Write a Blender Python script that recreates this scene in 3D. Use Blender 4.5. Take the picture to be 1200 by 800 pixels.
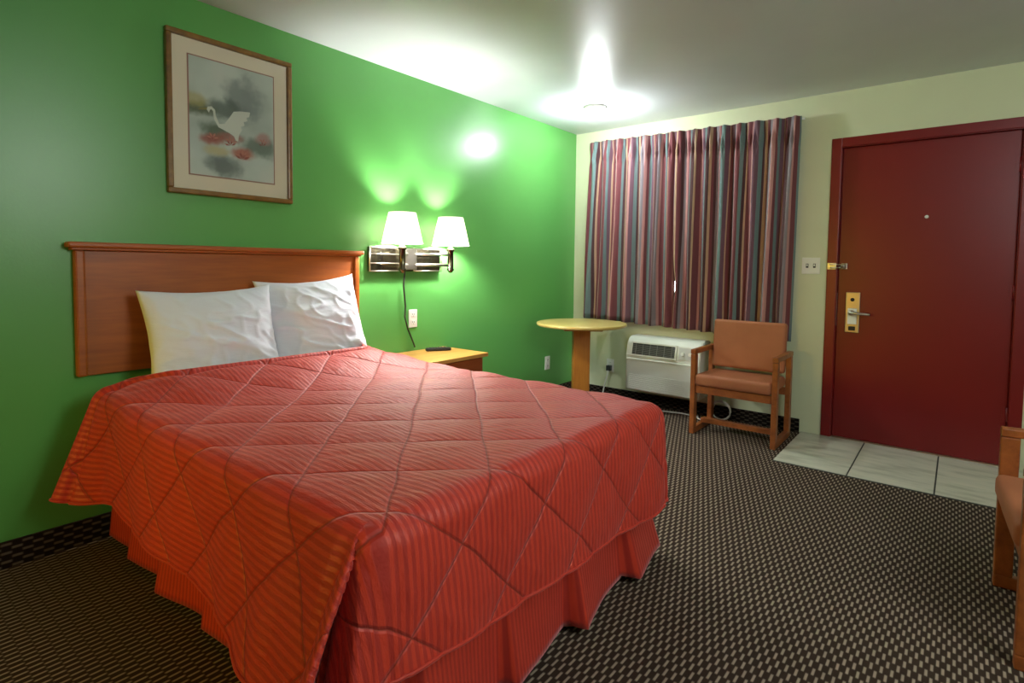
import bpy, bmesh, math, random
from mathutils import Vector, Matrix, noise
random.seed(7)
PI = math.pi
SC = bpy.context.scene
for o in list(bpy.data.objects):
    bpy.data.objects.remove(o)

# ------------------------------------------------------------------ camera
cam_d = bpy.data.cameras.new('camera')
cam = bpy.data.objects.new('camera', cam_d)
SC.collection.objects.link(cam)
F_PX = 647.28
cam_d.sensor_fit = 'HORIZONTAL'
cam_d.sensor_width = 36.0
cam_d.lens = F_PX * 36.0 / 1200.0
cam_d.shift_y = -(400 - 344.19) / 1200.0
cam_d.clip_start = 0.02
cr = Vector((0.77685905, 0.62956545, 0.01172014))
cu = Vector((-0.04148152, 0.03259625, 0.99860741))
cw = Vector((-0.62830669, 0.77626338, -0.05143802))
cam.matrix_world = Matrix(((cr.x, cu.x, -cw.x, 2.83083426), (cr.y, cu.y, -cw.y, -4.42671779),
                           (cr.z, cu.z, -cw.z, 1.19444488), (0, 0, 0, 1)))
SC.camera = cam

# ------------------------------------------------------------------ world, lights, exposure
vs = SC.view_settings
vs.view_transform = 'Standard'
vs.look = 'None'
vs.gamma = 1.0
vs.use_curve_mapping = False
vs.exposure = 0.0
world = bpy.data.worlds.new('daylight')
SC.world = world
world.use_nodes = True
wn = world.node_tree
wn.nodes['Background'].inputs[0].default_value = (0.86, 0.92, 1.0, 1)
wn.nodes['Background'].inputs[1].default_value = 22.0


def lamp(name, kind, loc, energy, color, size, rot=None, spot=None):
    d = bpy.data.lights.new(name, kind)
    d.energy = energy
    d.color = color
    if kind == 'POINT':
        d.shadow_soft_size = size
    elif kind == 'AREA':
        d.shape = 'DISK'
        d.size = size
    o = bpy.data.objects.new(name, d)
    o.location = loc
    if rot:
        o.rotation_euler = rot
    SC.collection.objects.link(o)
    return o


def aim(o, target):
    o.rotation_euler = (Vector(target) - o.location).to_track_quat('-Z', 'Y').to_euler()


# added unseen fill lights: cool one at right, warm one aimed at bed side
room_fill_light = lamp('room_fill_light', 'POINT', (4.0, -3.2, 2.0), 80, (0.93, 0.98, 1.0), 0.4)
warm_fill_light = lamp('warm_fill_light', 'AREA', (0.8, -6.6, 1.15), 7.0, (1.0, 0.66, 0.08), 0.5)
warm_fill_light.data.spread = math.radians(75)
aim(warm_fill_light, (1.0, -3.7, 0.55))

# ------------------------------------------------------------------ helpers


def lin(c):
    c = c / 255.0
    return c / 12.92 if c <= 0.04045 else ((c + 0.055) / 1.055) ** 2.4


def rgb(r, g, b):
    return (lin(r), lin(g), lin(b), 1.0)


class NT:
    """small node-tree helper"""

    def __init__(self, name):
        self.m = bpy.data.materials.new(name)
        self.m.use_nodes = True
        self.t = self.m.node_tree
        self.b = self.t.nodes['Principled BSDF']

    def n(self, typ, **kw):
        nd = self.t.nodes.new(typ)
        for k, v in kw.items():
            setattr(nd, k, v)
        return nd

    def l(self, a, b):
        self.t.links.new(a, b)

    def math(self, op, a, b=None, c=None):
        nd = self.n('ShaderNodeMath', operation=op)
        for i, v in enumerate((a, b, c)):
            if v is None:
                continue
            if isinstance(v, (int, float)):
                nd.inputs[i].default_value = v
            else:
                self.l(v, nd.inputs[i])
        return nd.outputs[0]

    def mix(self, f, a, b):
        nd = self.n('ShaderNodeMix', data_type='RGBA')
        for i, v in ((0, f), (6, a), (7, b)):
            if isinstance(v, (int, float)):
                nd.inputs[i].default_value = v
            elif isinstance(v, tuple):
                nd.inputs[i].default_value = v
            else:
                self.l(v, nd.inputs[i])
        return nd.outputs[2]

    def coord(self, which='Object'):
        return self.n('ShaderNodeTexCoord').outputs[which]

    def mapping(self, vec, scale=(1, 1, 1), rot=(0, 0, 0), loc=(0, 0, 0)):
        nd = self.n('ShaderNodeMapping')
        nd.inputs['Scale'].default_value = scale
        nd.inputs['Rotation'].default_value = rot
        nd.inputs['Location'].default_value = loc
        self.l(vec, nd.inputs['Vector'])
        return nd.outputs[0]

    def noise(self, vec, scale, detail=3, rough=0.5):
        nd = self.n('ShaderNodeTexNoise')
        nd.inputs['Scale'].default_value = scale
        nd.inputs['Detail'].default_value = detail
        nd.inputs['Roughness'].default_value = rough
        self.l(vec, nd.inputs['Vector'])
        return nd.outputs['Fac']

    def ramp(self, fac, stops, interp='LINEAR'):
        nd = self.n('ShaderNodeValToRGB')
        cr_ = nd.color_ramp
        cr_.interpolation = interp
        while len(cr_.elements) > 1:
            cr_.elements.remove(cr_.elements[-1])
        cr_.elements[0].position = stops[0][0]
        cr_.elements[0].color = stops[0][1]
        for p_, c_ in stops[1:]:
            e = cr_.elements.new(p_)
            e.color = c_
        self.l(fac, nd.inputs[0])
        return nd.outputs[0]

    def bump(self, height, strength=0.3, dist=0.01):
        nd = self.n('ShaderNodeBump')
        nd.inputs['Strength'].default_value = strength
        nd.inputs['Distance'].default_value = dist
        self.l(height, nd.inputs['Height'])
        self.l(nd.outputs[0], self.b.inputs['Normal'])

    def setc(self, c):
        if isinstance(c, tuple):
            self.b.inputs['Base Color'].default_value = c
        else:
            self.l(c, self.b.inputs['Base Color'])

    def p(self, **kw):
        names = {'rough': 'Roughness', 'metal': 'Metallic', 'spec': 'Specular IOR Level', 'sheen': 'Sheen Weight',
                 'coat': 'Coat Weight', 'coat_rough': 'Coat Roughness', 'trans': 'Transmission Weight', 'ior': 'IOR',
                 'sheen_rough': 'Sheen Roughness'}
        for k, v in kw.items():
            if isinstance(v, (int, float)):
                self.b.inputs[names[k]].default_value = v
            else:
                self.l(v, self.b.inputs[names[k]])
        return self


def paint(name, col, rough=0.5, spec=0.5, bump=0.15, bscale=180, var=0.06, bdist=0.002):
    t = NT(name)
    co = t.coord()
    nz = t.noise(co, 3.0, 3)
    dark = tuple(c * (1 - var) for c in col[:3]) + (1,)
    lite = tuple(min(1, c * (1 + var)) for c in col[:3]) + (1,)
    t.setc(t.mix(nz, dark, lite))
    t.p(rough=rough, spec=spec)
    if bump:
        t.bump(t.noise(co, bscale, 2), bump, bdist)
    return t.m


def plain(name, col, rough=0.5, metal=0.0, spec=0.5, var=0.05):
    t = NT(name)
    co = t.coord()
    nz = t.noise(co, 25.0, 2)
    dark = tuple(c * (1 - var) for c in col[:3]) + (1,)
    t.setc(t.mix(nz, dark, col))
    t.p(rough=rough, metal=metal, spec=spec)
    return t.m


def wood(name, c1, c2, scale=(1.5, 22, 22), rough=0.4, coat=0.0, axis_rot=(0, 0, 0)):
    """grain runs along the object axis with the small scale"""
    t = NT(name)
    v = t.mapping(t.coord(), scale, axis_rot)
    a = t.noise(v, 1.6, 5, 0.6)
    b = t.noise(v, 6.0, 3, 0.6)
    f = t.math('ADD', t.math('MULTIPLY', a, 0.75), t.math('MULTIPLY', b, 0.25))
    t.setc(t.ramp(f, [(0.32, c1), (0.68, c2)]))
    t.p(rough=rough, coat=coat, coat_rough=0.25)
    t.bump(b, 0.06, 0.002)
    return t.m


M = {}
M['green'] = paint('green_wall_paint', rgb(92, 164, 82), 0.32, 0.5, 0.10, 90)
M['cream'] = paint('cream_wall_paint', rgb(208, 214, 180), 0.5, 0.4, 0.10, 90)
M['tan'] = paint('tan_wall_paint', rgb(140, 98, 50), 0.5, 0.4, 0.10, 90)
M['ceil'] = paint('ceiling_paint', rgb(204, 210, 213), 0.38, 0.5, 0.25, 120)
M['door'] = paint('red_door_paint', rgb(116, 13, 16), 0.36, 0.5, 0.08, 60, 0.1)
M['white_plastic'] = plain('white_plastic', rgb(232, 234, 226), 0.4)
M['ac_white'] = plain('off_white_plastic', rgb(222, 226, 216), 0.45)
M['dark_plastic'] = plain('dark_grey_plastic', rgb(52, 56, 58), 0.5)
M['black'] = plain('black_plastic', rgb(22, 20, 20), 0.5)
M['headboard'] = wood('headboard_cherry_veneer', rgb(142, 68, 10), rgb(178, 94, 18), (1.2, 1.2, 14), 0.42, 0.1)
M['chair_wood'] = wood('chair_oak', rgb(120, 62, 26), rgb(168, 96, 44), (9, 9, 9), 0.4, 0.15)
M['night_top'] = wood('nightstand_oak_top', rgb(196, 138, 62), rgb(222, 170, 92), (16, 1.4, 16), 0.35, 0.1)
M['night_body'] = wood('nightstand_cherry_body', rgb(132, 62, 22), rgb(164, 84, 34), (14, 1.4, 14), 0.42)
M['table_top'] = wood('table_oak_laminate', rgb(196, 172, 96), rgb(212, 190, 118), (14, 1.4, 14), 0.3, 0.1)
M['pedestal'] = wood('pedestal_oak', rgb(140, 84, 22), rgb(172, 112, 36), (16, 16, 1.4), 0.4)
M['frame_wood'] = wood('picture_frame_bronze_wood', rgb(96, 66, 12), rgb(136, 98, 28), (12, 12, 12), 0.35, 0.2)
M['mat'] = plain('cream_mat_board', rgb(246, 230, 204), 0.8)
M['mat_pink'] = plain('dusty_rose_inner_mat', rgb(176, 128, 112), 0.8)
M['chrome'] = plain('satin_nickel', rgb(200, 196, 184), 0.34, 1.0)
M['pewter'] = plain('antique_pewter', rgb(104, 98, 80), 0.24, 1.0)
M['steel'] = plain('brushed_lock_steel', rgb(196, 180, 148), 0.35, 0.85)
M['tile_grout'] = plain('dark_grout', rgb(70, 72, 66), 0.9)
M['mattress'] = plain('cream_mattress_ticking', rgb(228, 214, 180), 0.8)
M['box'] = plain('grey_box_spring_cloth', rgb(120, 112, 104), 0.9)
M['cord_white'] = plain('white_cord', rgb(214, 214, 204), 0.5)
M['cord_dark'] = plain('dark_cord', rgb(40, 44, 30), 0.5)


def m_tile():
    t = NT('marbled_floor_tile')
    co = t.coord()
    v = t.mapping(co, (2.2, 9, 1), (0, 0, 0.25))
    a = t.noise(v, 1.6, 5, 0.6)
    t.setc(t.ramp(a, [(0.3, rgb(168, 168, 148)), (0.5, rgb(200, 200, 182)), (0.72, rgb(214, 210, 192))]))
    t.p(rough=0.35)
    t.bump(a, 0.08, 0.003)
    return t.m


def m_carpet(name, px, py, duty, ax='xy', gain=1.0):
    """dark brown carpet with rows of short beige dashes staggered by half a period"""
    t = NT(name)
    sep = t.n('ShaderNodeSeparateXYZ')
    t.l(t.coord(), sep.inputs[0])
    X = sep.outputs[0] if ax[0] == 'x' else sep.outputs[2]
    Y = sep.outputs[1] if ax[1] == 'y' else sep.outputs[0]
    u = t.math('DIVIDE', X, px)
    row = t.math('FLOOR', u)
    fu = t.math('SUBTRACT', u, row)
    par = t.math('MULTIPLY', t.math('FLOORED_MODULO', row, 2.0), 0.5)
    v = t.math('ADD', t.math('DIVIDE', Y, py), par)
    fv = t.math('FRACT', v)
    # soft-edged dash mask
    du = t.math('ABSOLUTE', t.math('SUBTRACT', fu, 0.5))
    dv = t.math('ABSOLUTE', t.math('SUBTRACT', fv, 0.5))
    mu = t.n('ShaderNodeMapRange'); mu.inputs[1].default_value = 0.38; mu.inputs[2].default_value = 0.18
    t.l(du, mu.inputs[0])
    mv = t.n('ShaderNodeMapRange'); mv.inputs[1].default_value = duty / 2 + 0.05; mv.inputs[2].default_value = duty / 2 - 0.05
    t.l(dv, mv.inputs[0])
    mask = t.math('MULTIPLY', mu.outputs[0], mv.outputs[0])
    fib = t.noise(t.coord(), 900, 2)
    mask2 = t.math('MULTIPLY', mask, t.math('ADD', t.math('MULTIPLY', fib, 0.7), 0.62))
    t.setc(t.mix(mask2, tuple(c * gain for c in rgb(54, 42, 34)[:3]) + (1,), tuple(c * gain for c in rgb(154, 138, 120)[:3]) + (1,)))
    t.p(rough=0.95, spec=0.1, sheen=0.0)
    t.bump(t.math('ADD', mask, t.math('MULTIPLY', fib, 0.6)), 0.5, 0.003)
    return t.m


M['tile'] = m_tile()
M['carpet'] = m_carpet('dash_pattern_carpet', 0.013, 0.071, 0.46)
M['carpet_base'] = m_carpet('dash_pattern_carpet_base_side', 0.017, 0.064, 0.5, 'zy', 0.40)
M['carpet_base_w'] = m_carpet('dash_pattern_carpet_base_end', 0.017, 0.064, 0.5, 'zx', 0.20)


def m_bedspread(name, top=True, amp=1.0):
    """striped sateen: alternating matte and satin ribs along the length; UV = cloth metres"""
    t = NT(name)
    uv = t.n('ShaderNodeUVMap')
    sep = t.n('ShaderNodeSeparateXYZ')
    t.l(uv.outputs[0], sep.inputs[0])
    V = sep.outputs[1]
    ph = t.math('MULTIPLY', V, 2 * PI / 0.0195)
    s = t.math('SINE', ph)
    sm = t.n('ShaderNodeMapRange'); sm.interpolation_type = 'SMOOTHSTEP'
    sm.inputs[1].default_value = -0.5; sm.inputs[2].default_value = 0.5
    t.l(s, sm.inputs[0])
    st = sm.outputs[0]
    nz = t.noise(t.coord(), 14, 4)
    c_m = t.mix(nz, rgb(162, 38, 26), rgb(176, 46, 33))
    c_s = t.mix(nz, rgb(188, 52, 32), rgb(204, 62, 40))
    col = t.mix(st, c_m, c_s)
    r = t.n('ShaderNodeMapRange')
    r.inputs[3].default_value = 0.66; r.inputs[4].default_value = 0.50
    t.l(st, r.inputs[0])
    t.p(rough=r.outputs[0], spec=0.4, sheen=0.4, sheen_rough=0.4)
    t.b.inputs['Sheen Tint'].default_value = (1.0, 0.42, 0.45, 1)
    fine = t.noise(t.mapping(uv.outputs[0], (7, 70, 1)), 3.0, 3)
    hgt = t.math('ADD', t.math('MULTIPLY', st, 0.13), t.math('MULTIPLY', fine, 0.3))
    if top:
        # stitched diamond lines
        U = sep.outputs[0]
        w1 = t.math('MULTIPLY', t.math('SUBTRACT', t.noise(t.mapping(uv.outputs[0], (1, 1, 1)), 3.2, 2), 0.5), 0.05)
        ks = []
        for sg, off in ((1, -3.74 + 1.268 * math.sqrt(2)), (-1, 3.74 - 3.728 * math.sqrt(2))):
            c = t.math('ADD', U, t.math('MULTIPLY', V, float(sg)))
            c = t.math('DIVIDE', t.math('ADD', t.math('ADD', c, w1), off), 0.232 * math.sqrt(2))
            d = t.math('ABSOLUTE', t.math('SUBTRACT', c, t.math('ROUND', c)))
            g = t.n('ShaderNodeMapRange'); g.interpolation_type = 'SMOOTHSTEP'
            g.inputs[1].default_value = 0.0; g.inputs[2].default_value = 0.032
            t.l(d, g.inputs[0])
            ks.append(g.outputs[0])
        groove = t.math('MINIMUM', ks[0], ks[1])
        hgt = t.math('ADD', hgt, t.math('MULTIPLY', groove, 1.1))
        pk = t.noise(t.mapping(uv.outputs[0], (4, 16, 1), (0, 0, 0.78)), 2.6, 4, 0.6)
        hgt = t.math('ADD', hgt, t.math('MULTIPLY', pk, 1.7))
        thread = t.n('ShaderNodeMapRange'); thread.inputs[1].default_value = 0.0; thread.inputs[2].default_value = 0.35
        t.l(groove, thread.inputs[0])
        col = t.mix(thread.outputs[0], rgb(140, 40, 26), col)
    t.setc(col)
    t.bump(hgt, 0.55, 0.007)
    return t.m


M['spread'] = m_bedspread('red_striped_sateen_quilt')
M['skirt'] = m_bedspread('red_striped_bed_skirt', False)


def m_pillow():
    t = NT('white_cotton_pillowcase')
    co = t.coord()
    nz = t.noise(co, 5, 3)
    t.setc(t.mix(nz, rgb(220, 226, 236), rgb(234, 238, 246)))
    t.p(rough=0.85, sheen=0.15, spec=0.2)
    t.bump(t.noise(t.mapping(co, (5, 4, 16), (0.5, 0, 0)), 1.6, 5, 0.6), 0.30, 0.012)
    return t.m


M['pillow'] = m_pillow()


def m_chair_fabric():
    t = NT('rust_vinyl_upholstery')
    co = t.coord()
    nz = t.noise(co, 7, 5)
    t.setc(t.mix(nz, rgb(150, 88, 58), rgb(176, 110, 74)))
    t.p(rough=0.55, spec=0.35)
    t.bump(t.noise(co, 260, 2), 0.12, 0.002)
    return t.m


M['seat'] = m_chair_fabric()


def m_curtain():
    """vertical multi-colour stripes, UV.x = metres across the cloth"""
    t = NT('striped_curtain_cloth')
    uv = t.n('ShaderNodeUVMap')
    sep = t.n('ShaderNodeSeparateXYZ')
    t.l(uv.outputs[0], sep.inputs[0])
    u = t.math('FRACT', t.math('DIVIDE', sep.outputs[0], 0.62))
    mar, plum, pink, teal, tan_, grey, dk = (rgb(122, 60, 68), rgb(112, 82, 100), rgb(206, 154, 150), rgb(108, 146, 146),
                                            rgb(204, 172, 140), rgb(150, 146, 154), rgb(62, 36, 42))
    seq = [mar, 3, pink, 1, plum, 2, teal, 2, dk, 1.3, tan_, 1.4, mar, 1.6, dk, 1.2, grey, 1.5, pink, 1.3, mar, 1.6, teal, 1.6, plum, 2,
           tan_, 0.8, mar, 1.8, dk, 1.4, grey, 1.2, pink, 1.2, mar, 2.2, teal, 1.3, dk, 1.5, tan_, 1]
    tot = sum(seq[1::2])
    stops, acc = [], 0.0
    for c, w in zip(seq[0::2], seq[1::2]):
        stops.append((acc / tot, c))
        acc += w
    col = t.ramp(u, stops, 'CONSTANT')
    fl = t.noise(t.mapping(uv.outputs[0], (160, 5, 1)), 1.0, 3)
    col = t.mix(t.math('MULTIPLY', fl, 0.5), col, rgb(128, 92, 92))
    t.setc(col)
    t.p(rough=0.75, sheen=0.15, spec=0.25)
    # a little daylight passes through the cloth
    tr = t.n('ShaderNodeBsdfTranslucent')
    t.l(col, tr.inputs[0])
    mx = t.n('ShaderNodeMixShader'); mx.inputs[0].default_value = 0.10
    out = t.t.nodes['Material Output']
    t.l(t.b.outputs[0], mx.inputs[1]); t.l(tr.outputs[0], mx.inputs[2])
    t.l(mx.outputs[0], out.inputs[0])
    return t.m


M['curtain'] = m_curtain()


def m_shade(name, emis, col=(1, 0.97, 0.9, 1)):
    t = NT(name)
    t.setc(rgb(245, 242, 232))
    t.p(rough=0.8)
    t.b.inputs['Emission Color'].default_value = col
    t.b.inputs['Emission Strength'].default_value = emis
    return t.m




def m_translucent_shade():
    t = NT('lit_fabric_lamp_shade')
    t.setc(rgb(246, 243, 236))
    t.p(rough=0.8)
    t.b.inputs['Emission Color'].default_value = (1, 0.97, 0.92, 1)
    t.b.inputs['Emission Strength'].default_value = 0.5
    tr = t.n('ShaderNodeBsdfTranslucent')
    tr.inputs[0].default_value = rgb(240, 236, 226)
    mx = t.n('ShaderNodeMixShader'); mx.inputs[0].default_value = 0.62
    t.l(t.b.outputs[0], mx.inputs[1]); t.l(tr.outputs[0], mx.inputs[2])
    t.l(mx.outputs[0], t.t.nodes['Material Output'].inputs[0])
    return t.m


M['shade'] = m_translucent_shade()
M['dome'] = m_shade('glowing_glass_dome', 9.0, (1, 1, 1, 1))
M['bulb'] = m_shade('lit_bulb', 1450.0, (1.0, 0.97, 0.94, 1))


def m_glass(name, tint=(1, 1, 1, 1), rough=0.0):
    t = NT(name)
    g = t.n('ShaderNodeBsdfGlossy'); g.inputs['Roughness'].default_value = 0.03
    tr = t.n('ShaderNodeBsdfTransparent'); tr.inputs[0].default_value = tint
    fr = t.n('ShaderNodeFresnel'); fr.inputs[0].default_value = 1.45
    mx = t.n('ShaderNodeMixShader')
    t.l(fr.outputs[0], mx.inputs[0]); t.l(tr.outputs[0], mx.inputs[1]); t.l(g.outputs[0], mx.inputs[2])
    t.l(mx.outputs[0], t.t.nodes['Material Output'].inputs[0])
    return t.m


M['glass'] = m_glass('clear_glass')


class MB:
    """collects shapes into one mesh object"""

    def __init__(self):
        self.bm = bmesh.new()
        self.uv = None

    def faces_of(self, geom, mi, smooth=False):
        for f in geom:
            f.material_index = mi
            f.smooth = smooth

    def box(self, x0, x1, y0, y1, z0, z1, bev=0.0, mi=0, seg=2, mat=None):
        b2 = bmesh.new()
        bmesh.ops.create_cube(b2, size=1.0)
        for v in b2.verts:
            v.co = Vector(((x0 + x1) / 2 + v.co.x * (x1 - x0), (y0 + y1) / 2 + v.co.y * (y1 - y0), (z0 + z1) / 2 + v.co.z * (z1 - z0)))
        if bev > 0:
            bmesh.ops.bevel(b2, geom=list(b2.edges), offset=bev, segments=seg, affect='EDGES', profile=0.6)
        if mat is not None:
            bmesh.ops.transform(b2, matrix=mat, verts=b2.verts)
        self._merge(b2, mi, False)
        return self

    def _merge(self, b2, mi, smooth):
        vm = {}
        for v in b2.verts:
            vm[v] = self.bm.verts.new(v.co)
        for f in b2.faces:
            try:
                nf = self.bm.faces.new([vm[v] for v in f.verts])
                nf.material_index = mi
                nf.smooth = smooth
            except ValueError:
                pass
        b2.free()

    def lathe(self, prof, c=(0, 0, 0), n=40, mi=0, smooth=True, cap=True, mat=None):
        """prof: list of (radius, z) revolved about z through c"""
        b2 = bmesh.new()
        rings = []
        for (r, z) in prof:
            rings.append([b2.verts.new((c[0] + r * math.cos(2 * PI * k / n), c[1] + r * math.sin(2 * PI * k / n), c[2] + z)) for k in range(n)])
        for a, b in zip(rings, rings[1:]):
            for k in range(n):
                b2.faces.new((a[k], a[(k + 1) % n], b[(k + 1) % n], b[k]))
        if cap:
            b2.faces.new(list(reversed(rings[0])))
            b2.faces.new(rings[-1])
        if mat is not None:
            bmesh.ops.transform(b2, matrix=mat, verts=b2.verts)
        self._merge(b2, mi, smooth)
        return self

    def tube(self, pts, r, n=10, mi=0, cap=True):
        b2 = bmesh.new()
        pts = [Vector(p) for p in pts]
        rings = []
        up = Vector((0, 0, 1))
        for i, p in enumerate(pts):
            d = (pts[min(i + 1, len(pts) - 1)] - pts[max(i - 1, 0)]).normalized()
            ref = up if abs(d.dot(up)) < 0.95 else Vector((1, 0, 0))
            s = d.cross(ref).normalized()
            t = s.cross(d)
            rr = r[i] if isinstance(r, (list, tuple)) else r
            rings.append([b2.verts.new(p + rr * (math.cos(2 * PI * k / n) * s + math.sin(2 * PI * k / n) * t)) for k in range(n)])
        for a, b in zip(rings, rings[1:]):
            for k in range(n):
                b2.faces.new((a[k], a[(k + 1) % n], b[(k + 1) % n], b[k]))
        if cap:
            b2.faces.new(list(reversed(rings[0])))
            b2.faces.new(rings[-1])
        self._merge(b2, mi, True)
        return self

    def prism(self, poly, frame, depth, mi=0):
        """poly: 2D outline; frame(u,v,w)->3D ; extruded w 0..depth"""
        b2 = bmesh.new()
        a = [b2.verts.new(frame(u, v, 0)) for u, v in poly]
        b = [b2.verts.new(frame(u, v, depth)) for u, v in poly]
        n = len(poly)
        b2.faces.new(list(reversed(a)))
        b2.faces.new(b)
        for k in range(n):
            b2.faces.new((a[k], a[(k + 1) % n], b[(k + 1) % n], b[k]))
        self._merge(b2, mi, False)
        return self

    def build(self, name, mats, parent=None, loc=None, recalc=True):
        if recalc:
            bmesh.ops.recalc_face_normals(self.bm, faces=self.bm.faces)
        me = bpy.data.meshes.new(name)
        self.bm.to_mesh(me)
        self.bm.free()
        if not isinstance(mats, (list, tuple)):
            mats = [mats]
        for m_ in mats:
            me.materials.append(m_)
        o = bpy.data.objects.new(name, me)
        SC.collection.objects.link(o)
        if loc is not None:
            # geometry was given in world coordinates: move origin to loc
            L = Vector(loc)
            me.transform(Matrix.Translation(-L))
            o.location = L
        if parent is not None:
            L = parent.location
            if loc is None:
                me.transform(Matrix.Translation(-L))
            else:
                o.location = Vector(loc) - L
            o.parent = parent
        return o


def rebase(child, parent):
    """parent of parent handled: world origin of an object"""
    w = Vector((0, 0, 0))
    p_ = parent
    while p_ is not None:
        w += p_.location
        p_ = p_.parent
    return w


def part(mb, name, mats, parent):
    """a mesh given in world coordinates, parented (any level)"""
    w = rebase(None, parent)
    o = mb.build(name, mats)
    o.data.transform(Matrix.Translation(-w))
    o.parent = parent
    return o


def thing(name, label, cat, loc, group=None):
    o = bpy.data.objects.new(name, None)
    o.empty_display_size = 0.1
    o.location = loc
    SC.collection.objects.link(o)
    o['label'] = label
    o['category'] = cat
    if group:
        o['group'] = group
    return o


def tag(o, label, cat, group=None):
    o['label'] = label
    o['category'] = cat
    if group:
        o['group'] = group
    return o


def struct(o, label=None, cat=None):
    o['kind'] = 'structure'
    if label:
        o['label'] = label
    if cat:
        o['category'] = cat
    return o


def grid_mesh(name, fn, nu, nv, mats, parent=None, uvfn=None, solid=0.0, closed=False):
    """fn(i,j)->Vector over 0..nu,0..nv (world coordinates)"""
    bm = bmesh.new()
    uvl = bm.loops.layers.uv.new('UVMap')
    V = [[bm.verts.new(fn(i, j)) for j in range(nv + 1)] for i in range(nu + 1)]
    for i in range(nu):
        for j in range(nv):
            f = bm.faces.new((V[i][j], V[i + 1][j], V[i + 1][j + 1], V[i][j + 1]))
            f.smooth = True
            if uvfn:
                for lp, (a, b) in zip(f.loops, ((i, j), (i + 1, j), (i + 1, j + 1), (i, j + 1))):
                    lp[uvl].uv = uvfn(a, b)
    me = bpy.data.meshes.new(name)
    bm.to_mesh(me)
    bm.free()
    for m_ in (mats if isinstance(mats, (list, tuple)) else [mats]):
        me.materials.append(m_)
    o = bpy.data.objects.new(name, me)
    SC.collection.objects.link(o)
    if parent is not None:
        w = rebase(None, parent)
        me.transform(Matrix.Translation(-w))
        o.parent = parent
    if solid:
        md = o.modifiers.new('thickness', 'SOLIDIFY')
        md.thickness = solid
        md.offset = -1
    return o


def lerp_tab(tab, x):
    if x <= tab[0][0]:
        return tab[0][1]
    for (a, va), (b, vb) in zip(tab, tab[1:]):
        if x <= b:
            k = (x - a) / (b - a)
            k = k * k * (3 - 2 * k)
            if isinstance(va, (tuple, list)):
                return tuple(p + (q - p) * k for p, q in zip(va, vb))
            return va + (vb - va) * k
    return tab[-1][1]


# ================================================================== SETTING
H = 2.417
XR, YB = 4.3, -7.2
WX0, WX1, WZ0, WZ1 = 0.34, 1.78, 0.80, 2.20      # window opening
DX0, DX1, DZ = 2.165, 3.092, 2.035               # door opening

struct(MB().box(-0.12, XR + .12, YB - .12, 0.30, -0.12, 0, 0).build('floor', M['carpet']), 'dark brown carpet with rows of short beige dashes', 'floor')
struct(MB().box(-0.12, XR + .12, YB - .12, 0.15, H, H + 0.12).build('ceiling', M['ceil']), 'pale grey painted ceiling', 'ceiling')
struct(MB().box(-0.12, 0, YB - .12, 0.15, 0, H).build('wall_left', M['green']), 'bright green painted wall behind the bed', 'wall')
struct(MB().box(XR, XR + .12, YB - .12, 0.15, 0, H).build('wall_right', M['cream']), 'cream wall to the right', 'wall')
struct(MB().box(0, XR, YB - .12, YB, 0, H).build('wall_back', M['tan']), 'tan wall behind the camera', 'wall')
w = MB()
for (x0, x1, z0, z1) in ((0, WX0, 0, H), (WX0, WX1, 0, WZ0), (WX0, WX1, WZ1, H), (WX1, DX0, 0, H), (DX0, DX1, DZ, H), (DX1, XR, 0, H)):
    w.box(x0, x1, 0, 0.15, z0, z1)
struct(w.build('wall_window', M['cream']), 'pale cream wall with the curtained window and red door', 'wall')

# tiled entry in front of the door
g = MB().box(1.975, 3.75, -0.774, 0.04, 0.0, 0.006, 0, 0)
for k in range(5):
    x0 = 1.98 + k * 0.4025 - 0.012
    for (a, b) in ((-0.771, -0.001),):
        xa, xb = (1.978 if k == 0 else x0 + 0.004), min(x0 + 0.4025 - 0.004, 3.748)
        g.box(xa, xb, a, b, 0.002, 0.010, 0.0015, 1)
struct(g.build('trim_1', [M['tile_grout'], M['tile']]), 'pale marbled floor tiles in front of the red door', 'floor tiles')

# carpet baseboards
bl = MB().box(0, 0.012, YB, 0, 0, 0.105, 0.003)
struct(bl.build('baseboard_left', M['carpet_base']), 'carpeted baseboard along the green wall', 'baseboard')
bw = MB().box(0.012, 1.965, -0.012, 0, 0, 0.10, 0.003)
struct(bw.build('baseboard_window', M['carpet_base_w']), 'dark carpeted baseboard under the window', 'baseboard')
bk = MB().box(0.012, 0.016, YB, 0, 0.098, 0.108)

# window behind the curtain
win = thing('window_1', 'aluminium framed window behind the striped curtain', 'window', ((WX0 + WX1) / 2, 0.08, WZ0))
win['kind'] = 'structure'
f = MB()
f.box(WX0, WX1, 0.05, 0.11, WZ0, WZ0 + .05, .004).box(WX0, WX1, 0.05, 0.11, WZ1 - .05, WZ1, .004)
f.box(WX0, WX0 + .05, 0.05, 0.11, WZ0 + .05, WZ1 - .05, .004).box(WX1 - .05, WX1, 0.05, 0.11, WZ0 + .05, WZ1 - .05, .004)
f.box(1.035, 1.085, 0.05, 0.11, WZ0 + .05, WZ1 - .05, .004)
part(f, 'window_frame', M['chrome'], win)
part(MB().box(WX0 + .05, 1.035, 0.078, 0.083, WZ0 + .05, WZ1 - .05), 'pane', M['glass'], win)
part(MB().box(1.085, WX1 - .05, 0.078, 0.083, WZ0 + .05, WZ1 - .05), 'pane', M['glass'], win)
part(MB().box(WX0 - .03, WX1 + .03, -0.035, 0.05, WZ0 - .03, WZ0 - .001, .006), 'window_sill', M['cream'], win)

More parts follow.
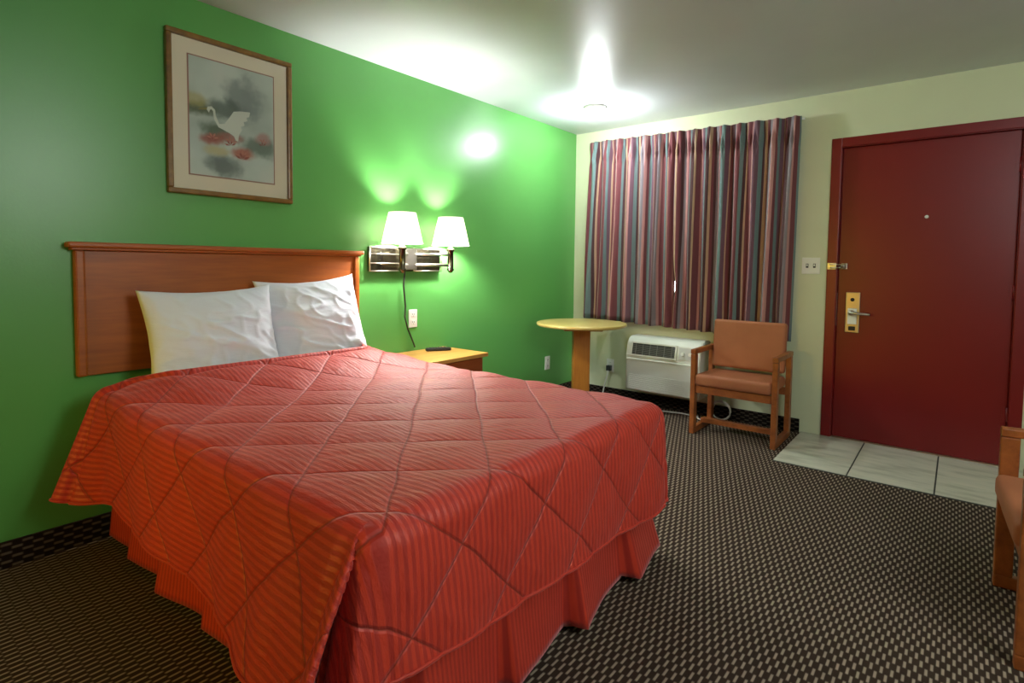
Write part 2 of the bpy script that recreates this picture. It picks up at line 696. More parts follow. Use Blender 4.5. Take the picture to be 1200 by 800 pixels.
# door with its frame
door = thing('door_1', 'dark red entry door in a red frame', 'door', (2.63, 0.03, 0.0))
door['kind'] = 'structure'
part(MB().box(DX0 + .004, DX1 - .004, 0.032, 0.076, 0.013, DZ - .005, .003), 'door_slab', M['door'], door)
fr = MB()
for (x0, x1, z0, z1) in ((DX0 - .062, DX0, 0.0, DZ + .062), (DX1, DX1 + .062, 0.0, DZ + .062)):
    fr.box(x0, x1, -0.012, 0.01, z0 + .012, z1, .004)
fr.box(DX0, DX1, -0.012, 0.01, DZ, DZ + .062, .004)
for (x0, x1, z0, z1) in ((DX0, DX0 + .003, 0.012, DZ), (DX1 - .003, DX1, 0.012, DZ)):
    fr.box(x0, x1, 0.0, 0.15, z0, z1)
fr.box(DX0, DX1, 0.0, 0.15, DZ - .004, DZ)
fr.box(DX0, DX0 + .014, 0.077, 0.15, 0.012, DZ).box(DX1 - .014, DX1, 0.077, 0.15, 0.012, DZ).box(DX0, DX1, .077, .15, DZ - .014, DZ)
part(fr, 'door_frame', M['door'], door)
part(MB().box(DX0, DX1, 0.0, 0.15, 0.0, 0.0125, .002), 'threshold', M['steel'], door)
lk = part(MB().box(2.222, 2.306, 0.018, 0.034, 0.757, 1.036, .005), 'lock_plate', M['steel'], door)
part(MB().box(2.236, 2.292, 0.006, 0.020, 0.815, 0.925, .004), 'lever_escutcheon', M['white_plastic'], lk)
lev = MB()
lev.lathe([(.019, 0), (.019, .03), (.014, .045)], n=24, mat=Matrix.Translation((2.262, .018, .895)) @ Matrix.Rotation(PI / 2, 4, 'X'))
lev.tube([(2.262, -.03, .895), (2.275, -.036, .895), (2.30, -.037, .894), (2.345, -.036, .892), (2.372, -.032, .890)], [.011, .011, .010, .009, .008])
part(lev, 'lever_handle', M['chrome'], lk)
part(MB().lathe([(.012, 0), (.012, .008), (.004, .010)], n=20, mat=Matrix.Translation((2.262, .018, .985)) @ Matrix.Rotation(PI / 2, 4, 'X')), 'thumb_turn', M['black'], lk)
part(MB().box(2.244, 2.284, .012, .021, .772, .800, .003), 'card_slot', M['black'], lk)
part(MB().lathe([(.011, 0), (.011, .006), (.006, .008)], n=20, mat=Matrix.Translation((2.65, .033, 1.538)) @ Matrix.Rotation(PI / 2, 4, 'X')), 'peephole', M['white_plastic'], door)
sb = MB().box(2.185, 2.222, .012, .034, 1.195, 1.236, .004)
sb.lathe([(.013, 0), (.016, .01), (.016, .03), (.006, .04)], n=20, mat=Matrix.Translation((2.203, .014, 1.215)) @ Matrix.Rotation(PI / 2, 4, 'X'))
part(sb, 'swing_bar_stud', M['chrome'], door)
part(MB().box(2.105, 2.16, -.020, -.011, 1.192, 1.238, .003).tube([(2.125, -.026, 1.226), (2.19, -.03, 1.226), (2.203, -.03, 1.215), (2.19, -.03, 1.204), (2.125, -.026, 1.204)], .0045), 'swing_bar_latch', M['chrome'], door)
part(MB().box(DX0 + .003, DX0 + .0045, .012, .03, .80, 1.03, .0005), 'strike_plate', M['chrome'], door)
for z in (0.28, 1.02, 1.78):
    part(MB().lathe([(.008, 0), (.008, .09)], (DX1 - .004, 0.024, z), 14).box(DX1 - .03, DX1 - .004, .0285, .0335, z, z + .09), 'hinge', M['door'], door)

# ceiling lamp in the corner above the round table
cl = thing('ceiling_light', 'small glowing glass dome light on the ceiling above the round table', 'lamp', (0.60, -0.68, H))
part(MB().lathe([(.085, 0), (.085, -.012), (.075, -.022), (.0001, -.022)], (.60, -.68, H), 36, cap=False), 'base', M['white_plastic'], cl)
part(MB().lathe([(.07, -.018), (.082, -.03), (.08, -.05), (.06, -.072), (.03, -.084), (.0005, -.087)], (.60, -.68, H), 36, cap=False), 'glass_dome', M['dome'], cl)
lamp('ceiling_bulb', 'POINT', (0.60, -0.68, H - 0.15), 34, (0.92, 0.97, 1.0), 0.06)

# ================================================================== BED
YN, YF, XH, XF, ZT = -3.74, -2.44, 0.22, 1.91, 0.662
bed = thing('bed', 'full size bed with red skirt and mattress against the green wall', 'bed', (1.0, -3.09, 0.0))
part(MB().box(0.07, 1.85, -3.655, -2.465, 0.16, 0.38, .02), 'box_spring', M['box'], bed)
mt = MB().box(0.07, 1.905, -3.74, -2.44, 0.385, 0.632, .05, 0, 4)
for fz in mt.bm.faces:
    fz.smooth = True
part(mt, 'mattress', M['mattress'], bed)
for (x, y) in ((.15, -3.6), (.15, -2.58), (1.8, -3.6), (1.8, -2.58)):
    part(MB().lathe([(.03, 0), (.03, .02), (.02, .03), (.02, .16)], (x, y, 0), 18), 'leg', M['black'], bed)


def skirt_panel(fn_base, length, nx, name, s_off, flare_pts):
    """fn_base(s,out,z)->Vector ; flare from z=.37 to floor with box pleats"""
    nz_ = 14

    def fn(i, j):
        s = length * i / nx
        t = j / nz_
        ph = (s + s_off) / 0.33
        fr_ = ph - math.floor(ph)
        # pleat: panel bulges outward to its end, then steps back
        fl_ = 0.075 + 0.02 * math.sin(math.floor(ph) * 2.4)
        out = fl_ * (fr_ ** 1.3) if fr_ < 0.93 else fl_ * (1 - (fr_ - .93) / .07)
        wob = 0.012 * noise.noise(Vector((s * 5, s_off, 1.7)))
        o_ = (out + wob + 0.012) * (0.15 + 0.85 * t)
        z = 0.375 - t * (0.352 - 0.010 * fr_)
        return fn_base(s, o_, z)

    def uvf(i, j):
        return (0.3 * j / nz_, length * i / nx * 1.15)
    return grid_mesh(name, fn, nx, nz_, M['skirt'], bed, uvf, 0.003)


skirt_panel(lambda s, o, z: Vector((1.87 - s, -3.675 - o * .75, z)), 1.80, 150, 'bed_skirt', 0.10, None)
skirt_panel(lambda s, o, z: Vector((1.868 + o, -2.42 - s + .17 * (1 - z / .375) * max(0, 1 - s / .35) ** 1.5, z)), 1.33, 140, 'bed_skirt', 0.12, None)
skirt_panel(lambda s, o, z: Vector((0.07 + s, -2.445 + o * .5 + .16 * (1 - z / .375) * max(0, (s - 1.45) / .37) ** 1.5, z)), 1.82, 60, 'bed_skirt', 0.2, None)

# headboard on the wall
hb = thing('headboard', 'wide orange-brown wooden headboard mounted on the green wall', 'headboard', (0.0, -3.115, 0.70))
part(MB().box(0.0, 0.028, -3.765, -2.462, 0.715, 1.235, .003), 'panel', M['headboard'], hb)
part(MB().box(0.0, 0.04, -3.80, -3.765, 0.714, 1.236, .008), 'side_rail', M['headboard'], hb)
part(MB().box(0.0, 0.04, -2.462, -2.43, 0.714, 1.236, .008), 'side_rail', M['headboard'], hb)
cap = MB().box(0.0, 0.062, -3.826, -2.41, 1.246, 1.270, .008).box(0.0, 0.05, -3.812, -2.424, 1.236, 1.247, .004)
part(cap, 'cap_rail', M['headboard'], hb)


# ---- bedspread
DROP = 0.40
RAD = 0.05


def dropcurve(d, phi):
    """arc of radius RAD then straight at angle phi from vertical: (horizontal, vertical)"""
    amax = PI / 2 - phi
    la = RAD * amax
    if d <= la:
        a = d / RAD
        return RAD * math.sin(a), RAD * (1 - math.cos(a))
    h0, v0 = RAD * math.sin(amax), RAD * (1 - math.cos(amax))
    k = d - la
    return h0 + k * math.sin(phi), v0 + k * math.cos(phi)


NEAR_SPLAY = [(0.10, .40), (0.22, .34), (0.42, .09), (0.75, .05), (1.2, .07), (1.5, .13), (1.72, .30), (1.93, .46)]
NEAR_CORNER = [(0, (.0, -.46)), (14, (.09, -.53)), (26, (.15, -.55)), (33, (.08, -.50)), (46, (-.12, -.22)), (56, (-.10, -.10)), (66, (.04, -.17)),
               (74, (.12, -.19)), (83, (.11, -.08)), (90, (.07, .0))]
FAR_CORNER = [(0, (.04, .0)), (35, (.06, .03)), (55, (.05, .06)), (90, (.0, .06))]


def near_drop_len(U):
    return lerp_tab([(0.1, .445), (.3, .43), (.5, .395), (1.0, .395), (1.5, .40), (1.9, .41)], U)


U0 = 0.17
LEN_T = XF - U0
WID_T = YF - YN


def head_rise(U, V):
    """the spread climbs over the pillows' lower edge at its head end"""
    y = YN + V
    k = max(0.0, min(1.0, 1 - (U - 0.36) / 0.42))
    e = 1.0
    if y < -3.50:
        e = max(0.0, min(1.0, (y + 3.80) / 0.22))
    if y > -2.62:
        e = max(0.25, min(1.0, 1 - (y + 2.62) / 0.24))
    return 0.078 * k * k * (3 - 2 * k) * e


def head_edge_x(V):
    y = YN + V
    return lerp_tab([(-3.8, 0.205), (-3.70, 0.24), (-3.56, 0.39), (-2.68, 0.385), (-2.56, 0.25), (-2.42, 0.12)], y)


def spread_point(U, V):
    """U along the bed from U0 to XF (+DROP), V across from -DROP to WID_T+DROP ; returns position"""
    a = U - XF
    bn = -V
    bf = V - WID_T
    x, y = U, YN + V
    if a <= 0 and bn <= 0 and bf <= 0:
        return Vector((x, y, ZT + head_rise(U, V)))
    if a <= 0 and bn > 0:
        d = bn / DROP * near_drop_len(U)
        phi = math.asin(lerp_tab(NEAR_SPLAY, U))
        fold = 0.014 * math.sin(U * 9.0) * min(1, bn / DROP)
        h, vz = dropcurve(d, phi)
        sag = 0.0
        return Vector((x, YN - h - fold, ZT + head_rise(U, 0) - vz))
    if a <= 0 and bf > 0:
        h, vz = dropcurve(bf, .05)
        return Vector((x, YF + h, ZT + head_rise(U, WID_T) - vz))
    if bn <= 0 and bf <= 0:
        s = V / WID_T
        phi = math.asin(lerp_tab([(0, .07), (.15, .06), (.5, .03), (1, .045)], s))
        h, vz = dropcurve(a / DROP * lerp_tab([(0, .33), (.3, .375), (1, .41)], s), phi)
        fold = 0.010 * math.sin(V * 11 + .6) * min(1, a / DROP)
        return Vector((XF + h + fold, y, ZT - vz))
    if bn > 0:
        rho = math.hypot(a, bn)
        th = math.degrees(math.atan2(a, bn))
        e = lerp_tab(NEAR_CORNER, th)
        # length shrinks with rounded corner
        mx_ = rho / max(a, bn)
        rho = rho * (1 / mx_) ** 0.35
        dl = lerp_tab([(0, .41), (45, .43), (90, .33)], th) / DROP
        hh = math.hypot(*e)
        h, vz = dropcurve(rho * dl, math.asin(min(.9, hh)))
        k = h / max(hh, 1e-4)
        return Vector((XF + e[0] * k, YN + e[1] * k, ZT - vz))
    rho = math.hypot(a, bf)
    th = math.degrees(math.atan2(bf, a))
    e = lerp_tab(FAR_CORNER, th)
    mx_ = rho / max(a, bf)
    rho = rho / mx_
    hh = math.hypot(*e)
    h, vz = dropcurve(rho, math.asin(hh))
    k = h / max(hh, 1e-4)
    return Vector((XF + e[0] * k, YF + e[1] * k, ZT - vz))


QS = 0.232


def quilt_h(U, V):
    X, Y = U, YN + V
    # the stitched lines wander a little
    X += 0.012 * noise.noise(Vector((U * 3, V * 3, 3.1)))
    Y += 0.012 * noise.noise(Vector((U * 3, V * 3, 8.1)))
    c1 = ((X + Y) / math.sqrt(2) + 1.268) / QS
    c2 = ((X - Y) / math.sqrt(2) - 3.728) / QS
    d1 = abs(c1 - round(c1)) * 2
    d2 = abs(c2 - round(c2)) * 2
    puff = (min(1, d1 * 1.6) ** 0.55) * (min(1, d2 * 1.6) ** 0.55)
    # puckers across the stitches
    pk = noise.noise(Vector((c1 * 2.0, c2 * 7.0, 0.0))) * 0.35 + noise.noise(Vector((c1 * 6.0, c2 * 3.0, 5.0))) * 0.22
    return 0.010 * puff + 0.0055 * pk * puff


def build_spread():
    us = []
    n_top, n_drop = 150, 46
    us = [U0 + LEN_T * i / n_top for i in range(n_top)] + [XF + DROP * i / n_drop for i in range(n_drop + 1)]
    n_w = 118
    vsn = [-DROP + DROP * i / n_drop for i in range(n_drop)] + [WID_T * i / n_w for i in range(n_w)] + \
          [WID_T + DROP * i / 26 for i in range(27)]

    def UV(i, j):
        U, V = us[i], vsn[j]
        # the head edge is not straight: shift head rows
        if i < 40:
            e = head_edge_x(min(max(V, 0), WID_T))
            k = 1 - i / 40
            U = U + (e - U0) * k * (1 if V >= 0 else 1)
        return U, V
    P = [[spread_point(*UV(i, j)) for j in range(len(vsn))] for i in range(len(us))]
    nu, nv = len(us) - 1, len(vsn) - 1

    def fn(i, j):
        p = P[i][j]
        du = P[min(i + 1, nu)][j] - P[max(i - 1, 0)][j]
        dv = P[i][min(j + 1, nv)] - P[i][max(j - 1, 0)]
        n_ = du.cross(dv)
        if n_.length < 1e-9:
            n_ = Vector((0, 0, 1))
        n_.normalize()
        U, V = UV(i, j)
        q = quilt_h(U, V)
        if U > XF - .03 and V < .03:
            q *= .35
        if i < 7:
            # rolled hem at the head
            q = 0.014 * math.sin(PI * min(1, (i + .5) / 6)) + 0.004 if i < 6 else -0.006
        return p + n_ * (q + 0.004)

    def uvf(i, j):
        U, V = UV(i, j)
        return (U, V)
    o = grid_mesh('bedspread', fn, nu, nv, M['spread'], None, uvf, 0.012)
    L = Vector((1.0, -3.09, ZT))
    o.data.transform(Matrix.Translation(-L))
    o.location = L
    tag(o, 'red-orange quilted bedspread with diamond stitching draped over the bed', 'bedspread')
    # hem piping as a part
    pts = [fn(nu, j) for j in range(0, nv + 1)]
    pts2 = [fn(i, 0) for i in range(0, nu + 1)]
    hm = MB()
    hm.tube(list(reversed(pts2)), .005, 6)
    part(hm, 'near_hem_piping', M['spread'], o)
    hm = MB()
    hm.tube(pts, .005, 6)
    part(hm, 'foot_hem_piping', M['spread'], o)
    return o


build_spread()


# ---- pillows
def pillow(label, quad, seed, thick=0.14):
    """quad: four world corners TL,TR,BR,BL of the visible face's outline; puffed outwards both ways"""
    TL, TR, BR, BL = [Vector(q) for q in quad]
    nrm = (TR - TL).cross(BL - TL).normalized()
    if nrm.x < 0:
        nrm = -nrm
    N = 56
    bm = bmesh.new()
    sheets = []

    def base(u, v):
        p = (TL * (1 - u) + TR * u) * (1 - v) + (BL * (1 - u) + BR * u) * v
        return p

    for sgn in (1, -1):
        rows = []
        for i in range(N + 1):
            row = []
            for j in range(N + 1):
                u, v = i / N, j / N
                cu_, cv_ = 2 * u - 1, 2 * v - 1
                # edges pull inward between the corners
                pu = cu_ * (1 - 0.075 * (1 - cv_ * cv_))
                pv = cv_ * (1 - 0.115 * (1 - cu_ * cu_))
                p = base((pu + 1) / 2, (pv + 1) / 2)
                prof = max(0, (1 - abs(cu_) ** 2.3)) ** 0.55 * max(0, (1 - abs(cv_) ** 2.3)) ** 0.55
                w_ = 0.0
                if sgn > 0:
                    q = Vector((u * 3.0 + seed, v * 3.5, seed))
                    w_ = 0.010 * noise.noise(q)
                    r = 1 - abs(noise.noise(Vector((u * 2.2 + v * 1.5 + seed, v * 7 - u * 3.2, seed * 2))))
                    w_ += 0.017 * (r ** 8) * (0.3 + 0.7 * v)
                    r2 = 1 - abs(noise.noise(Vector((u * 6 - v * 2 + seed * 3, v * 5 + u * 1.2, 4))))
                    w_ += 0.006 * r2 ** 8
                h = sgn * thick * (0.62 if sgn > 0 else 0.38) * prof + w_ * min(1, prof * 2.0)
                edge = min(u, 1 - u, v, 1 - v)
                if edge == 0:
                    h = 0.006 * noise.noise(Vector((u * 6, v * 6, seed)))
                row.append(p + nrm * h)
            rows.append(row)
        sheets.append(rows)
    V = [[bm.verts.new(p) for p in row] for row in sheets[0]]
    W = [[V[i][j] if (i in (0, N) or j in (0, N)) else bm.verts.new(sheets[1][i][j]) for j in range(N + 1)] for i in range(N + 1)]
    for S, fl in ((V, False), (W, True)):
        for i in range(N):
            for j in range(N):
                vs_ = (S[i][j], S[i + 1][j], S[i + 1][j + 1], S[i][j + 1])
                f_ = bm.faces.new(vs_ if not fl else tuple(reversed(vs_)))
                f_.smooth = True
    bmesh.ops.recalc_face_normals(bm, faces=bm.faces)
    me = bpy.data.meshes.new('pillow')
    c = sum((Vector(q) for q in quad), Vector()) / 4
    bm.to_mesh(me)
    bm.free()
    me.transform(Matrix.Translation(-c))
    me.materials.append(M['pillow'])
    o = bpy.data.objects.new('pillow', me)
    o.location = c
    SC.collection.objects.link(o)
    return tag(o, label, 'pillow', 'pillows against the headboard')


pillow('white pillow at the left, nearer the middle of the headboard, propped up',
       [(.12, -3.615, 1.070), (.125, -3.03, 1.085), (.31, -3.055, .64), (.31, -3.625, .64)], 1.3, .15)
pillow('white pillow at the right end of the headboard, next to the nightstand',
       [(.085, -3.10, 1.10), (.10, -2.525, 1.135), (.30, -2.535, .64), (.28, -3.075, .64)], 4.7, .14)

# ================================================================== NIGHTSTAND
ns = thing('nightstand', 'low wooden nightstand with pale oak top between bed and round table', 'nightstand', (0.22, -1.95, 0))
part(MB().box(0.004, 0.43, -2.30, -1.70, 0.592, 0.617, .005), 'top', M['night_top'], ns)
bd = MB().box(0.02, 0.40, -2.275, -2.255, 0.05, 0.591).box(0.02, 0.40, -1.745, -1.725, 0.05, 0.591).box(0.02, 0.035, -2.255, -1.745, 0.05, 0.591)
bd.box(0.035, 0.39, -2.255, -1.745, 0.05, 0.07).box(0.035, 0.39, -2.255, -1.745, .35, .365)
part(bd, 'body', M['night_body'], ns)
dr = part(MB().box(0.388, 0.408, -2.250, -1.750, 0.37, 0.585, .003), 'drawer', M['night_body'], ns)
part(MB().tube([(.408, -2.05, .48), (.43, -2.05, .48), (.43, -1.95, .48), (.408, -1.95, .48)], .005), 'drawer_pull', M['pewter'], dr)
part(MB().box(0.03, 0.38, -2.25, -1.75, 0.0, 0.05), 'plinth', M['night_body'], ns)

rc = thing('remote_control', 'dark remote control lying on the nightstand', 'remote', (0.13, -1.87, .617))
rm = Matrix.Translation((0.13, -1.87, .618)) @ Matrix.Rotation(math.radians(-28), 4, 'Z')
part(MB().box(-.024, .024, -.085, .085, 0, .020, .007, mat=rm), 'body', M['black'], rc)
bt = MB()
for i in range(3):
    for j in range(6):
        bt.box(-.016 + i * .0125, -.009 + i * .0125, -.06 + j * .02, -.05 + j * .02, .019, .0225, .001, mat=rm)
part(bt, 'buttons', M['dark_plastic'], rc)

# ================================================================== WALL LAMP (two shades on a horizontal plate)
wl = thing('wall_lamp', 'twin shade wall lamp with metal back plate above the nightstand', 'lamp', (0.0, -2.05, 1.22))
LZ0, LZ1 = 1.148, 1.300
part(MB().box(0.0, 0.028, -2.345, -1.76, LZ0, LZ1, .004), 'back_plate', M['pewter'], wl)
tr_ = MB()
for (y0, y1) in ((-2.352, -2.105), (-2.0, -1.755)):
    for z in (LZ0 + .002, LZ0 + .05, LZ0 + .108, LZ1 - .006):
        tr_.tube([(.032, y0, z), (.032, y1, z)], .004, 8)
    for y in (y0, y1):
        tr_.tube([(.032, y, LZ0), (.032, y, LZ1)], .005, 8)
part(tr_, 'trim', M['chrome'], wl)
part(MB().box(0.028, 0.075, -2.105, -2.01, LZ0 + .01, LZ1 - .005, .006), 'swivel_block', M['chrome'], wl)
for (yc, ya) in ((-2.192, -2.09), (-1.775, -2.02)):
    xs = 0.145
    part(MB().tube([(.07, ya, 1.19), (xs, yc, 1.19)], .009, 10).tube([(.07, ya, 1.26), (xs, yc, 1.26)], .009, 10), 'arm', M['chrome'], wl)
    st = MB().lathe([(.004, -.012), (.014, -.008), (.016, 0), (.024, .004), (.024, .014), (.020, .02), (.020, .13), (.026, .138), (.026, .15), (.014, .16), (.014, .20)], (xs, yc, 1.15), 24)
    sm_ = part(st, 'socket_post', M['pewter'], wl)
    sh = MB().lathe([(.128, 0), (.124, .012), (.084, .19), (.081, .19), (.121, .012), (.126, 0)], (xs, yc, 1.322), 48, cap=False)
    so = part(sh, 'lamp_shade', M['shade'], wl)
    part(MB().lathe([(.004, 0), (.024, .02), (.028, .045), (.018, .075), (.0005, .085)], (xs, yc, 1.35), 20, cap=False), 'bulb', M['bulb'], wl)
    sp = MB()
    for k in range(3):
        a = k * 2 * PI / 3 + .4
        sp.tube([(xs, yc, 1.345), (xs + .119 * math.cos(a), yc + .119 * math.sin(a), 1.336)], .0018, 6)
    part(sp, 'shade_spider', M['chrome'], wl)
cpts = [(.03, -2.075, 1.15), (.012, -2.07, 1.05), (.012, -2.055, .92), (.012, -2.06, .85), (.012, -2.035, .77), (.012, -1.99, .68), (.010, -1.97, .64)]
part(MB().tube(cpts, .0055, 8), 'cord', M['cord_dark'], wl)


def outlet(label, x, y, z, on='left'):
    o = thing('wall_outlet', label, 'outlet', (x, y, z), None)
    def bx(mb, a0, a1, d0, d1, z0, z1, bev):
        if on == 'left':
            mb.box(d0, d1, y + a0, y + a1, z + z0, z + z1, bev)
        else:
            mb.box(x + a0, x + a1, -d1, -d0, z + z0, z + z1, bev)
        return mb
    part(bx(MB(), -.036, .036, 0, .006, -.060, .060, .003), 'cover_plate', M['white_plastic'], o)
    for zc in (-.026, .026):
        r = part(bx(MB(), -.017, .017, .005, .008, zc - .014, zc + .014, .001), 'receptacle', M['white_plastic'], o)
        sl = MB()
        bx(sl, -.008, -.005, .007, .0085, zc - .003, zc + .008, 0)
        bx(sl, .005, .008, .007, .0085, zc - .003, zc + .007, 0)
        bx(sl, -.002, .002, .007, .0085, zc - .011, zc - .007, 0)
        part(sl, 'slots', M['black'], r)
    return o


outlet('white wall outlet above the nightstand, beside the lamp cord', 0, -1.983, .833)
outlet('white wall outlet low on the green wall beside the round table', 0, -.42, .33)
outlet('white wall outlet under the curtain left of the air conditioner', .405, 0, .30, 'w')

# light switch
sw = thing('light_switch', 'white double light switch between curtain and red door', 'light switch', (2.0, 0, 1.217))
part(MB().box(1.942, 2.058, -.006, 0, 1.158, 1.275, .003), 'cover_plate', M['white_plastic'], sw)
for x in (1.977, 2.023):
    part(MB().box(x - .005, x + .005, -.016, -.005, 1.213, 1.228, .002), 'toggle', M['ac_white'], sw)
    part(MB().box(x - .008, x + .008, -.0075, -.005, 1.202, 1.232), 'toggle_slot', M['dark_plastic'], sw)

# ================================================================== PICTURE
pc = thing('framed_picture', 'framed watercolour of a white wading bird over pink water lilies', 'picture', (0, -3.146, 1.51))
Y0, Y1, Z0, Z1 = -3.447, -2.845, 1.510, 2.252
fm = MB()
FW = .024
for (y0, y1, z0, z1) in ((Y0, Y1, Z0, Z0 + FW), (Y0, Y1, Z1 - FW, Z1), (Y0, Y0 + FW, Z0 + FW, Z1 - FW), (Y1 - FW, Y1, Z0 + FW, Z1 - FW)):
    fm.box(.0, .03, y0, y1, z0, z1, .006)
part(fm, 'frame', M['frame_wood'], pc)
part(MB().box(.002, .010, Y0 + .02, Y1 - .02, Z0 + .02, Z1 - .02), 'mat_board', M['mat'], pc)
MW = .092
part(MB().box(.008, .0115, Y0 + MW, Y1 - MW, Z0 + MW, Z1 - MW), 'inner_mat', M['mat_pink'], pc)


def m_print():
    t = NT('misty_watercolour_paper')
    co = t.coord()
    base = t.noise(co, 4.0, 3)
    col = t.ramp(base, [(0.3, rgb(186, 194, 182)), (0.5, rgb(210, 216, 204)), (0.7, rgb(222, 220, 208))])
    return t, co, col


tp, co, col = m_print()


def blob(t, co, col, y, z, ry, rz, c, strength=1.0, ns=14):
    """soft wash blot centred at world (y,z) in the picture's own coordinates"""
    cy_, cz_ = y + 3.146, z - 1.51
    mp = t.mapping(co, (0, 1 / ry, 1 / rz), (0, 0, 0), (0, -cy_ / ry, -cz_ / rz))
    ln = t.n('ShaderNodeVectorMath', operation='LENGTH')
    t.l(mp, ln.inputs[0])
    nz = t.noise(co, ns, 4, 0.6)
    d = t.math('ADD', ln.outputs['Value'], t.math('MULTIPLY', t.math('SUBTRACT', nz, 0.5), 1.3))
    mr = t.n('ShaderNodeMapRange'); mr.interpolation_type = 'SMOOTHSTEP'
    mr.inputs[1].default_value = 1.15; mr.inputs[2].default_value = 0.35
    mr.inputs[4].default_value = strength
    t.l(d, mr.inputs[0])
    return t.mix(mr.outputs[0], col, c)


PY0, PY1, PZ0, PZ1 = Y0 + MW + .006, Y1 - MW - .006, Z0 + MW + .006, Z1 - MW - .006
pw, ph = PY1 - PY0, PZ1 - PZ0


def pp(u, v):
    return PY0 + u * pw, PZ1 - v * ph


for (u, v, a, b, c, s) in ((.62, .28, .11, .13, rgb(136, 144, 140), .8), (.40, .40, .12, .06, rgb(100, 112, 102), .85),
                           (.10, .43, .09, .035, rgb(96, 106, 70), .9), (.06, .36, .07, .04, rgb(190, 178, 110), .7),
                           (.30, .60, .09, .05, rgb(96, 112, 84), .9), (.82, .68, .12, .06, rgb(112, 128, 110), .85),
                           (.38, .90, .10, .06, rgb(100, 108, 104), .8), (.45, .64, .08, .03, rgb(176, 110, 94), .8),
                           (.25, .68, .07, .035, rgb(176, 92, 72), .9), (.60, .76, .07, .035, rgb(196, 112, 88), .95),
                           (.85, .60, .05, .035, rgb(200, 150, 140), .8), (.30, .77, .07, .03, rgb(206, 188, 120), .7)):
    y, z = pp(u, v)
    col = blob(tp, co, col, y, z, a, b, c, s)
tp.setc(col)
tp.p(rough=0.7)
part(MB().box(.010, .0128, PY0, PY1, PZ0, PZ1), 'print', tp.m, pc)


def flat_poly(uvs, d=.0134):
    mb = MB()
    mb.prism([pp(u, v) for u, v in uvs], lambda a, b, w_: Vector((.0126 + w_, a, b)), d - .0126)
    return mb


bird = [(.215, .455), (.19, .43), (.20, .405), (.245, .395), (.285, .42), (.29, .47), (.33, .535), (.39, .525), (.45, .46), (.50, .40),
        (.58, .385), (.70, .375), (.69, .42), (.655, .43), (.665, .46), (.62, .475), (.63, .505), (.585, .525), (.60, .55), (.56, .60),
        (.55, .66), (.52, .655), (.50, .62), (.45, .60), (.38, .58), (.32, .565), (.27, .50), (.26, .435), (.24, .42), (.225, .43)]
part(flat_poly(bird), 'painted_bird', plain('bird_white_paint', rgb(226, 226, 212), .8), pc)
part(flat_poly([(.20, .41), (.215, .43), (.10, .445), (.09, .44)], .0133), 'painted_beak', plain('beak_paint', rgb(150, 140, 80), .8), pc)
lily_m = [plain('lily_pink_paint', rgb(206, 132, 112), .8), plain('lily_red_paint', rgb(172, 92, 80), .8)]
for (u, v, s, n_) in ((.25, .67, .075, 7), (.46, .68, .075, 8), (.60, .79, .10, 9), (.86, .63, .055, 6)):
    lily = MB()
    for k in range(n_):
        a = PI * (k + .5) / n_
        pts = []
        for (r, da) in ((.1, 0), (.6, -.25), (1, 0), (.6, .25)):
            pts.append(pp(u + s * r * math.cos(a + da), v - s * .7 * r * math.sin(a + da) + (.03 if k % 2 else 0)))
        lily.prism(pts, lambda p_, q_, w_, kk=k: Vector((.0126 + w_, p_, q_)), .0010 + .0003 * (k % 3), mi=k % 2)
    part(lily, 'painted_lily', lily_m, pc)
part(MB().box(.0185, .0200, Y0 + FW, Y1 - FW, Z0 + FW, Z1 - FW), 'glass', M['glass'], pc)

# ================================================================== CURTAIN
cur = thing('curtain', 'pleated curtain with maroon, teal and tan vertical stripes over the window', 'curtain', (1.06, -.1, 2.30))
CT0, CT1 = 2.300, 2.268     # top height left/right
CB0, CB1 = .728, .668       # bottom height left/right


def curtain_panel(xa, xb, ph0, off, seed, half):
    n, nz_ = 330, 30
    L = xb - xa
    per = 0.118

    def xz(i, j):
        s = i / n
        t = j / nz_                     # 0 top .. 1 bottom
        # outer edges draw in a little mid-height
        xa_, xb_ = xa, xb
        if half == 'r':
            xb_ = xb - .03 * t
            xa_ = xa + .040 * math.exp(-((t - .79) / .07) ** 2) * math.exp(-(s / .05))
        else:
            xa_ = xa - .05 * t
        x0 = xa_ + (xb_ - xa_) * s
        X = xa + L * s
        g = (X - .2) / 1.72
        zt = CT0 + (CT1 - CT0) * g
        zb = CB0 + (CB1 - CB0) * g + .006 * noise.noise(Vector((X * 8, 0, seed)))
        z = zt + (zb - zt) * t
        sX = X + .02 * noise.noise(Vector((X * 3, t * 1.5, seed)))
        ph = (sX + ph0) / per * 2 * PI
        ampl = .034 + .012 * noise.noise(Vector((X * 6, seed, 2)))
        ampl *= (.75 + .5 * t)
        if t < .075:
            k = t / .075
            ampl *= .55 + .45 * k
        sharp = math.sin(ph) + .32 * math.sin(2 * ph + 1.2 + 2 * noise.noise(Vector((X * 4, seed, 9)))) * (.4 + .6 * t)
        y = -.102 - ampl * sharp - .006 * math.sin(ph * .37 + t * 4)
        xx = x0 + .012 * math.cos(ph) * (.3 + .7 * t)
        if t < .07:                     # pinched heading
            y += .010 * math.sin(ph * 2 + .5)
        y += .020 * math.exp(-((t - .085) / .028) ** 2) * math.cos(3 * ph + .6)
        return Vector((xx, max(-.142, min(y, -.062)), z))

    arc = [0.0]
    pv = xz(0, 15)
    for i in range(1, n + 1):
        q = xz(i, 15)
        arc.append(arc[-1] + (q - pv).length)
        pv = q

    def uvf(i, j):
        return (arc[i] + off, j / nz_ * 1.6)
    return grid_mesh('curtain_panel', xz, n, nz_, M['curtain'], cur, uvf, 0.002)


